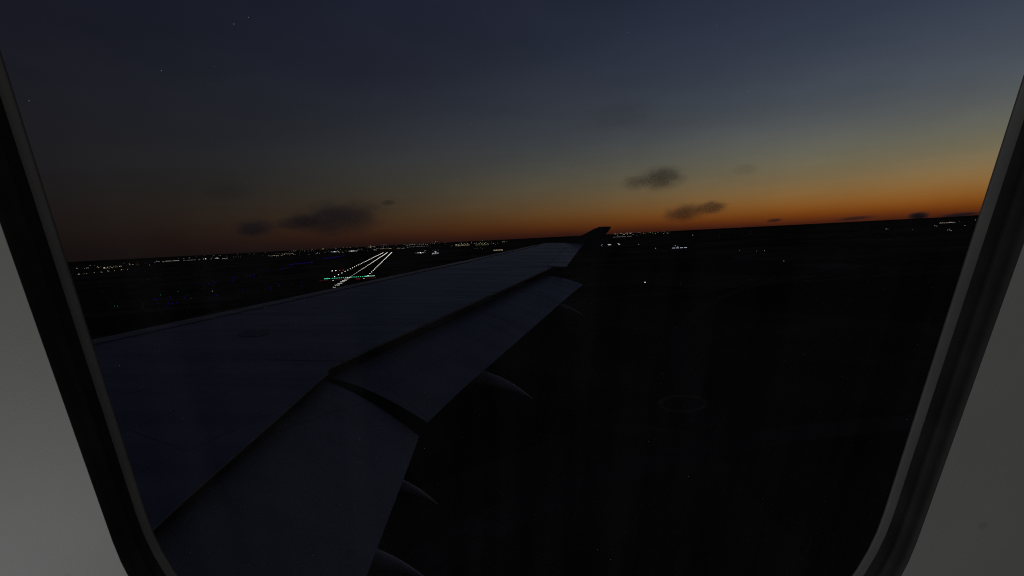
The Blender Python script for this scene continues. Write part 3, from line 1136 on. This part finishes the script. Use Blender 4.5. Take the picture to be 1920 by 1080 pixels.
# wingtip fence
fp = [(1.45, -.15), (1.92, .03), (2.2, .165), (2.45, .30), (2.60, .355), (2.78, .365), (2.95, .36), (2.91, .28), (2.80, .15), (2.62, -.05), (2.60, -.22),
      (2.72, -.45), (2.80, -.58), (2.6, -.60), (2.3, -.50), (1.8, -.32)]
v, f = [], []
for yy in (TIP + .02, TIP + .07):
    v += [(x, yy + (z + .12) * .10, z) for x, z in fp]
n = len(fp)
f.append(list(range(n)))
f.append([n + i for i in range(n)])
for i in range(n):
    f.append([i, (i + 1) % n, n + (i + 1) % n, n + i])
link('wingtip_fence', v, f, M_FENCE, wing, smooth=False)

# ------------------------------------------------------------------ cabin wall and window
D0 = .14
CP, SP = math.cos(PITCH), math.sin(PITCH)


def wl(u, v, w_):
    """window coordinates (along, up the slope, outward) to the airliner's own axes"""
    x, fw, uz = u + .001, D0 - .356 * v + .934 * w_, .934 * v + .356 * w_
    return (x, fw * CP + uz * SP, -fw * SP + uz * CP)


HW, VB, VT, RAD = .1307, -.198, .192, .110


def loop(d, w_, n=20):
    """outline of the window opening grown by d, at depth w_"""
    r = RAD + d
    pts = []
    for cx, cy, a0 in ((HW - RAD, VT - RAD, 0), (-(HW - RAD), VT - RAD, 90), (-(HW - RAD), VB + RAD, 180), (HW - RAD, VB + RAD, 270)):
        for i in range(n):
            a = R(a0 + 90 * i / (n - 1))
            pts.append(wl(cx + r * math.cos(a), cy + r * math.sin(a), w_))
    return pts


def rings(name, prof, m, parent, smooth=True):
    v, f = [], []
    for d, w_ in prof:
        lp = loop(d, w_)
        n = len(lp)
        v += lp
    for i in range(len(prof) - 1):
        for j in range(n):
            k = (j + 1) % n
            f.append([i * n + j, i * n + k, (i + 1) * n + k, (i + 1) * n + j])
    return link(name, v, f, m, parent, smooth)


M_PANEL = noisy('cabin_plastic', (.46, .46, .45), (.52, .52, .51), 9, .55, .35, 5, bump=.05, bscale=1500)
nt = M_PANEL.node_tree
pb = nt.nodes['Principled BSDF']
src = pb.inputs['Base Color'].links[0].from_socket
vo = nt.nodes.new('ShaderNodeTexVoronoi')
vo.inputs['Scale'].default_value = 36
rm = nt.nodes.new('ShaderNodeValToRGB')
rm.color_ramp.elements[0].position = .035
rm.color_ramp.elements[0].color = (.88, .87, .85, 1)
rm.color_ramp.elements[1].position = .075
rm.color_ramp.elements[1].color = (1, 1, 1, 1)
mx = nt.nodes.new('ShaderNodeMix')
mx.data_type = 'RGBA'
mx.blend_type = 'MULTIPLY'
mx.inputs['Factor'].default_value = 1
tc = nt.nodes.new('ShaderNodeTexCoord')
nt.links.new(tc.outputs['Object'], vo.inputs['Vector'])
nt.links.new(vo.outputs['Distance'], rm.inputs['Fac'])
nt.links.new(src, mx.inputs['A'])
nt.links.new(rm.outputs['Color'], mx.inputs['B'])
nt.links.new(mx.outputs['Result'], pb.inputs['Base Color'])

M_SEAL = noisy('black_rubber', (.022, .022, .022), (.036, .036, .036), 60, .6, .25)
M_RET = noisy('retainer_grey', (.17, .17, .17), (.21, .21, .205), 40, .6, .2)

panel = rings('cabin_wall', [(.75, -.10), (.5, -.045), (.3, -.016), (.2, -.007), (.14, -.0034), (.10, -.0017), (.07, -.0008), (.045, -.0003), (.02, 0), (.006, 0), (0, 0), (0, .00025)], M_PANEL, plane)
sharp(panel, 25)
rings('window_seal', [(.0010, .0001), (-.0001, .0002), (-.0002, .0030), (-.0003, .0044), (-.0008, .0054), (-.0011, .0062), (-.0009, .0068), (-.0002, .0074), (-.0001, .0084), (-.0002, .0098), (-.0004, .0115)], M_SEAL, panel)
rings('window_frame', [(.0006, .0112), (-.0006, .0112), (-.0010, .0115), (-.0025, .0117), (-.0028, .0119), (-.0028, .0126), (.002, .0135)], M_RET, panel)

# pane
m = bpy.data.materials.new('window_acrylic')
m.use_nodes = True
nt = m.node_tree
for q in list(nt.nodes):
    if q.type != 'OUTPUT_MATERIAL':
        nt.nodes.remove(q)
out = nt.nodes[0]
tr = nt.nodes.new('ShaderNodeBsdfTransparent')
tr.inputs['Color'].default_value = (.985, .99, .99, 1)
gl = nt.nodes.new('ShaderNodeBsdfGlossy')
gl.inputs['Roughness'].default_value = .03
gl.inputs['Color'].default_value = (.15, .15, .15, 1)
fr = nt.nodes.new('ShaderNodeFresnel')
fr.inputs['IOR'].default_value = 1.3
mixs = nt.nodes.new('ShaderNodeMixShader')
nt.links.new(fr.outputs[0], mixs.inputs[0])
nt.links.new(tr.outputs[0], mixs.inputs[1])
nt.links.new(gl.outputs[0], mixs.inputs[2])
tcp = nt.nodes.new('ShaderNodeTexCoord')
mpp = nt.nodes.new('ShaderNodeMapping')
mpp.inputs['Scale'].default_value = (95, 10, 7)
nop = nt.nodes.new('ShaderNodeTexNoise')
nop.inputs['Scale'].default_value = 1.0
nop.inputs['Detail'].default_value = 4
rgp = nt.nodes.new('ShaderNodeMapRange')
rgp.inputs['From Min'].default_value = .35
rgp.inputs['From Max'].default_value = .75
rgp.inputs['To Min'].default_value = .012
rgp.inputs['To Max'].default_value = .05
film = nt.nodes.new('ShaderNodeBsdfTranslucent')
film.inputs['Color'].default_value = (.8, .8, .8, 1)
dif = nt.nodes.new('ShaderNodeBsdfDiffuse')
dif.inputs['Color'].default_value = (.5, .5, .5, 1)
fm = nt.nodes.new('ShaderNodeMixShader')
fm.inputs[0].default_value = .3
mx2 = nt.nodes.new('ShaderNodeMixShader')
nt.links.new(tcp.outputs['Object'], mpp.inputs['Vector'])
nt.links.new(mpp.outputs[0], nop.inputs['Vector'])
nt.links.new(nop.outputs['Fac'], rgp.inputs['Value'])
nt.links.new(rgp.outputs[0], mx2.inputs[0])
nt.links.new(film.outputs[0], fm.inputs[1])
nt.links.new(dif.outputs[0], fm.inputs[2])
nt.links.new(mixs.outputs[0], mx2.inputs[1])
nt.links.new(fm.outputs[0], mx2.inputs[2])
nt.links.new(mx2.outputs[0], out.inputs['Surface'])
lp = loop(-.0008, .0128)
pane = link('window_pane', lp, [list(range(len(lp)))], m, panel, smooth=False)

# a faint pale ring painted on the pane in place of a reflection
m2 = bpy.data.materials.new('ring_reflection')
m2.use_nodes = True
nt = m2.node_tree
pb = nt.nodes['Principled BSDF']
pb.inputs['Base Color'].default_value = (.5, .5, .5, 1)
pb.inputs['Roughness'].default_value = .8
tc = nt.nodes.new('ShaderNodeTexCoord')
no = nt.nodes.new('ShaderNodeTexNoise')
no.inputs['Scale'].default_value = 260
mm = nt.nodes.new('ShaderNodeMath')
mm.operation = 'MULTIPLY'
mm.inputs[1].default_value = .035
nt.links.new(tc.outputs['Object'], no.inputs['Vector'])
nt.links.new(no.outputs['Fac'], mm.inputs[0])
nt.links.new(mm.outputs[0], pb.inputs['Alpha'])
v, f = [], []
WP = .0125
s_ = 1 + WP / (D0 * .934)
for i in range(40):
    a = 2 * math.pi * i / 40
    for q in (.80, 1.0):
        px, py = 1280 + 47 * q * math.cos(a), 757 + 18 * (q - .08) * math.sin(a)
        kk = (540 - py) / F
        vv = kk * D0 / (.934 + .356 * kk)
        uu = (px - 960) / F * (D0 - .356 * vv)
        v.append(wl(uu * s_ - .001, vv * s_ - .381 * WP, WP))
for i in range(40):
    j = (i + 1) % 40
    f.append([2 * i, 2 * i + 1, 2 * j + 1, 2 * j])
link('ring_reflection', v, f, m2, pane, smooth=False)

# outer skin of the fuselage between the cabin wall and the wing root
v, f = [], []
RF = 2.05
n1, n2 = 44, 30
ids = {}
for i in range(n1 + 1):
    x = -9 + 16 * i / n1
    for j in range(n2 + 1):
        a = R(-62 + 124 * j / n2)
        v.append((x, .26 - RF * (1 - math.cos(a - R(8))), RF * math.sin(a) - .35))
for i in range(n1):
    for j in range(n2):
        q = [i * (n2 + 1) + j, (i + 1) * (n2 + 1) + j, (i + 1) * (n2 + 1) + j + 1, i * (n2 + 1) + j + 1]
        cx = sum(v[t][0] for t in q) / 4
        cz = sum(v[t][2] for t in q) / 4
        if abs(cx) < .62 and -.62 < cz < .55:
            continue
        f.append(q)
link('fuselage_skin', v, f, M_WHITE, plane)

# the ceiling lamp over the seat, and a low lamp added to brighten the wall
def cabin_light(pos, aim, energy, size, color):
    la = bpy.data.lights.new('cabin_light', 'AREA')
    la.shape = 'RECTANGLE'
    la.size, la.size_y = size
    la.energy = energy
    la.color = color
    lo = bpy.data.objects.new('cabin_light', la)
    col.objects.link(lo)
    a, b = Vector(pos), Vector(aim)
    lo.matrix_world = (Matrix.Translation((0, 0, EYE)) @ Matrix.Rotation(NOSE, 4, 'Y') @ Matrix.Translation(a)
                       @ (b - a).to_track_quat('-Z', 'Y').to_matrix().to_4x4())


cabin_light((.05, -.80, 1.0), (0, .12, -.1), .15, (.5, .2), (1, .96, .92))
cabin_light((-.62, -.15, -.60), (-.15, .12, -.08), .066, (.14, .10), (.98, 1, .99))  # added lamp, brightens the wall towards its lower left
